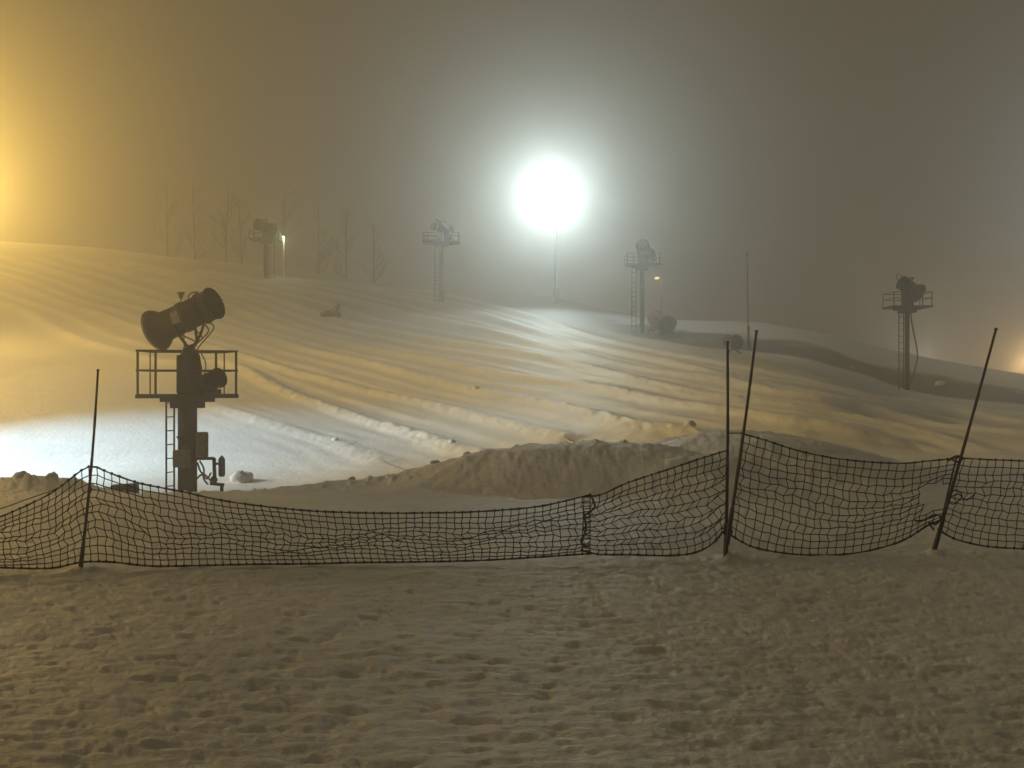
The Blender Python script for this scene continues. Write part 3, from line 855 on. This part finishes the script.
# ------------------------------------------------------------------ small things on the snow
def clod(label, px, py, Y, s, seed, m=SNOW, sink=.45, on=None, name='snow_clod', cat='snow lump', group='lumps of snow on berm and slope', flat=.7):
    if Y is None: x, y = hit(px, py)
    else: x, y = (px-512)*Y/F, Y
    z = gz(x, y)
    bm = bmesh.new(); bmesh.ops.create_icosphere(bm, subdivisions=3, radius=1)
    rg = np.random.RandomState(seed); off = rg.rand(2)*50
    for v in bm.verts:
        n = float(perlin(np.array([v.co.x*1.3+off[0]+v.co.z]), np.array([v.co.y*1.3+off[1]-v.co.z*.7]))[0])
        n2 = float(perlin(np.array([v.co.x*3+off[1]]), np.array([v.co.z*3+v.co.y*2+off[0]]))[0])
        v.co *= s*(1+.38*n+.16*n2+.10*float(perlin(np.array([v.co.x*6+off[0]]), np.array([v.co.z*6+v.co.y*5]))[0]))
        v.co.z *= flat
    o = obj(name, bm, m); o.location = (x, y, z+s*flat*(1-sink)*.6); o.rotation_euler = (0, 0, rg.rand()*6)
    tag(o, label, cat, group); return o
for k, (lb, px, py, Y, s) in enumerate([
  ('single lump of snow on the berm edge left of the mound', 435, 468, 19.2, .10),
  ('small lump on the berm edge, midway between tower and mound', 352, 480, 19.6, .06),
  ('lump of snow on the mound shoulder at its left end', 468, 459, 18.7, .07),
  ('tan lump of snow at the foot of the near tower column', 209, 484, 21.5, .20),
  ('grey lump right of the near tower pipes', 231, 488, 21.3, .18),
  ('low lump of snow left of the near tower column', 172, 489, 21.2, .16),
  ('dark clod on a windrow in mid slope', 476, 394, None, .14),
  ('dark clod on the lower windrow above the mound gap', 690, 433, None, .15),
  ('crumbled lump at the right end of the lowest windrow', 452, 450, None, .10),
  ('lump on the lowest windrow right of the near tower', 335, 444, None, .10),
  ('pale lump at the foot of the rightmost tower bank', 941, 381, 52.2, .26),
  ('clod on the left lumpy mound by the picture edge', 22, 478, 19, .11),
  ('clod at the right end of the left lumpy mound', 52, 487, 19, .10),
  ]):
    clod(lb, px, py, Y, s, 10+k)
x, y = -6.9, 28.0
o = clod('bright white pile of snow behind the near tower pipes', 512+x*F/y, 463, y, .27, 47, name='snow_pile', cat='snow pile', flat=.8); del o['group']

# blue foam block on the berm
bx, by = (125-512)*19.7/F, 19.7
bm = bmesh.new(); box(bm, (0,0,0), (.46, .20, .19), bev=.02)
o = obj('foam_block', bm, M['matblue'], None, False); o.location = (bx, by, P(125, 489.5, 19.7).z); o.rotation_euler = (R(4), R(-3), R(6))
tag(o, 'dark slate blue block lying on the snow behind the net', 'block')
# short brown stake in a dug hollow up the slope
x, y = hit(335, 316); z = gz(x, y)
t = thing('marker_stake', 'short brown stake beside a dark clod up the slope', 'stake', (x, y, z))
bm = bmesh.new(); tube(bm, [(.15,0,-.3),(.17,0,.55),(.30,0,.85)], [.10,.09,.05], 8); obj('post', bm, M['wood'], t)
bm = bmesh.new(); box(bm, (.16, -.02, .6), (.34, .08, .18)); obj('board', bm, M['wood'], t, False)
o = clod('wide dark heap of dirty snow up the slope beside the brown stake', 332, 318, None, .62, 77, m=mat('dirty_snow', (.22,.21,.18), .9, vary=.4, vscale=3), flat=.42, name='dirty_snow_heap', cat='snow pile'); del o['group']
o.scale = (1.5, 1, 1)

# two covered machines by the central far tower
def machine(label, px, py, Y, m, s=.55, yaw=0):
    x, yy = (px-512)*Y/F, Y; z = gz(x, yy)
    t = thing('portable_snow_gun', label, 'snow gun', (x, yy, z), yaw, 'portable snow guns on the crest')
    zc = P(px, py, Y).z - z
    bm = bmesh.new()
    lathe(bm, [(0,s*.8),(.05,s),(.12,s),(.25,s*.85),(.9,s*.7),(.95,s*.75),(1.0,s*.75),(1.0,s*.6),(.3,s*.55),(.05,s*.75),(0,s*.8)], (0,-.5,zc), (0.15,1,.15), 24)
    b_ = obj('barrel', bm, m, t)
    bm = bmesh.new(); lathe(bm, [(0,0),(.0,s*.86),(.06,s*.86),(.08,0)], (0,-.48,zc), (0.15,1,.15), 24); obj('intake_cover', bm, m, b_)
    bm = bmesh.new(); lathe(bm, [(0,0),(.0,s*.3),(.3,s*.32),(.35,0)], (0.03,-.4,zc+.02), (0.15,1,.15), 14)
    for q in np.linspace(0, 2*math.pi, 8, endpoint=False):
        tube(bm, [(0,-.5,zc), (s*.85*math.cos(q), -.5, zc+s*.85*math.sin(q))], .02, 5)
    obj('fan', bm, M['steel'], t)
    bm = bmesh.new()
    for dx, dy in ((-.5,-.4),(.5,-.4),(0,.6)): tube(bm, [(0,0,max(zc-.3,.3)), (dx,dy,-.1)], .05, 8)
    tube(bm, [(0,0,.1),(0,0,zc-.2)], .09, 10)
    obj('stand', bm, M['steel'], t)
    bm = bmesh.new(); rounded(bm, (.1, -.15, .5), (.6, .5, .6)); obj('cabinet', bm, M['grey'], t, False)
    return t
machine('portable snow gun with a faded red barrel beside the central tower', 653.5, 319, 67, M['pinkc'], .50, R(10))
machine('dark portable snow gun, right one of the pair by the central tower', 667.5, 325, 66, M['dark'], .52, R(-12))
machine('very faint portable snow gun on the dark band below the ridge', 731, 343, 57, M['steel'], .40, R(25))
# thin tall mast
x, y = P(748.5, 336, 58).x, 58; z = gz(x, y)
t = thing('thin_mast', 'thin tall mast with a small cap standing on the dark band', 'mast', (x, y, z))
bm = bmesh.new(); hh = P(748.5, 256, 58).z - z
tube(bm, [(0,0,-.3),(0,0,1.2),(-.02,0,1.25),(-.08,0,hh)], [.07,.065,.032,.022], 8); obj('pole', bm, M['steel'], t)
bm = bmesh.new(); lathe(bm, [(0,0),(0,.05),(.18,.06),(.2,0)], (-.08,0,hh), (0,0,1), 10); obj('cap', bm, M['steel'], t)

# far things on the left skyline
def two_post_sign(label, px, py, Y, w_, h_):
    x = (px-512)*Y/F; z = gz(x, Y)
    t = thing('slope_sign', label, 'sign', (x, Y, z), 0)
    for s in (-1, 1):
        bm = bmesh.new(); tube(bm, [(s*w_/2,0,-.2),(s*w_/2,0,h_)], .06, 8); obj('post', bm, M['wood'], t)
    bm = bmesh.new(); box(bm, (0,-.08,h_*.75), (w_*1.1,.04,h_*.45), bev=.01); obj('board', bm, M['steel'], t, False)
two_post_sign('faint two-post board on the far left crest', 71, 244, 128, .9, 1.6)
two_post_sign('small faint board left of the other board, nearest the sodium glow', 20, 244, 126, .8, 1.9)
x = (138-512)*118/F
t = thing('storage_bin', 'low dark bin capped with snow on the far crest', 'bin', (x, 118, gz(x, 118)))
bm = bmesh.new(); rounded(bm, (0,0,.4), (2.0,1.0,.8)); obj('body', bm, M['steel'], t, False)
bm = bmesh.new(); rounded(bm, (0,0,.88), (2.1,1.1,.16)); obj('snow_cap', bm, SNOW, t, False)
x = (173.5-512)*103/F
t = thing('marker_post', 'short pale post on the far crest below the bare trees', 'post', (x, 103, gz(x, 103)))
bm = bmesh.new(); tube(bm, [(0,0,-.2),(0,0,1.0)], .12, 8); obj('post', bm, M['whitep'], t)

# ------------------------------------------------------------------ bare trees beyond the crest
def bare_tree(label, px, Y, height, seed, lean=0.0, r0=.17):
    rg = random.Random(seed)
    Y *= 1.26; height *= 1.2; x = (px-512)*Y/F; z = gz(x, Y)
    t = thing('bare_tree', label, 'tree', (x, Y, z), 0, 'bare trees beyond the crest')
    tr = bmesh.new(); cr = bmesh.new()
    n = 9; ptsT = []; cx = cy_ = 0
    for k in range(n+1):
        f = k/n; ptsT.append(Vector((cx+lean*f*height, cy_, f*height-.4*(k == 0)))); cx += rg.uniform(-.1,.1); cy_ += rg.uniform(-.1,.1)
    tube(tr, ptsT, [r0*(1-.85*k/n)+.015 for k in range(n+1)], 7)
    def branch(p, d, L, r, lvl):
        q = [p]; dd = d.copy()
        for k in range(4):
            dd = (dd + Vector((rg.uniform(-.22,.22), rg.uniform(-.22,.22), rg.uniform(-.03,.22)))).normalized()
            q.append(q[-1]+dd*L/4)
        tube(cr, q, [r*(1-.2*k) for k in range(5)], 4, False)
        if lvl < 3:
            for k in range(1, 5):
                for _ in range(2 if lvl < 2 else 1):
                    e = (dd+Vector((rg.uniform(-1,1), rg.uniform(-1,1), rg.uniform(-.2,.8)))).normalized()
                    branch(q[k], e, L*.5*rg.uniform(.7,1.1), r*.5, lvl+1)
    for k in range(14):
        f = rg.uniform(.28, .97); i_ = min(int(f*n), n-1); p = ptsT[i_].lerp(ptsT[i_+1], f*n-i_)
        a_ = rg.uniform(0, 2*math.pi)
        d = Vector((math.cos(a_), math.sin(a_), rg.uniform(.5, 1.3))).normalized()
        branch(p, d, height*.22*(1.15-f*.7), r0*.34*(1.1-f*.7), 1)
    obj('trunk', tr, M['bark'], t); obj('crown', cr, M['bark'], t, False)
for k, (lb, px, Y, h, ln, r0) in enumerate([
  ('bare tree above the short pale post, leftmost of the far row', 167, 122, 13, .0, .17),
  ('slim bare tree between the pale post and the dark trunk', 195, 124, 14.0, -.01, .17),
  ('darkest bare tree, its trunk midway between pale post and lit pole', 226, 108, 10.5, .03, .2),
  ('leaning bare tree just left of the far left tower', 243, 112, 10.0, -.05, .15),
  ('bare tree rising behind the small lamp pole', 284, 128, 15, .0, .16),
  ('bare tree right of the small lamp pole', 318, 130, 14, .01, .15),
  ('slim bare tree right of the lit pole and left of the faintest tower', 346, 124, 13, .0, .17),
  ('last bare tree in the row, nearest the faintest tower', 374, 126, 12, -.01, .16),
  ]):
    bare_tree(lb, px, Y, h, 100+k, ln, r0)
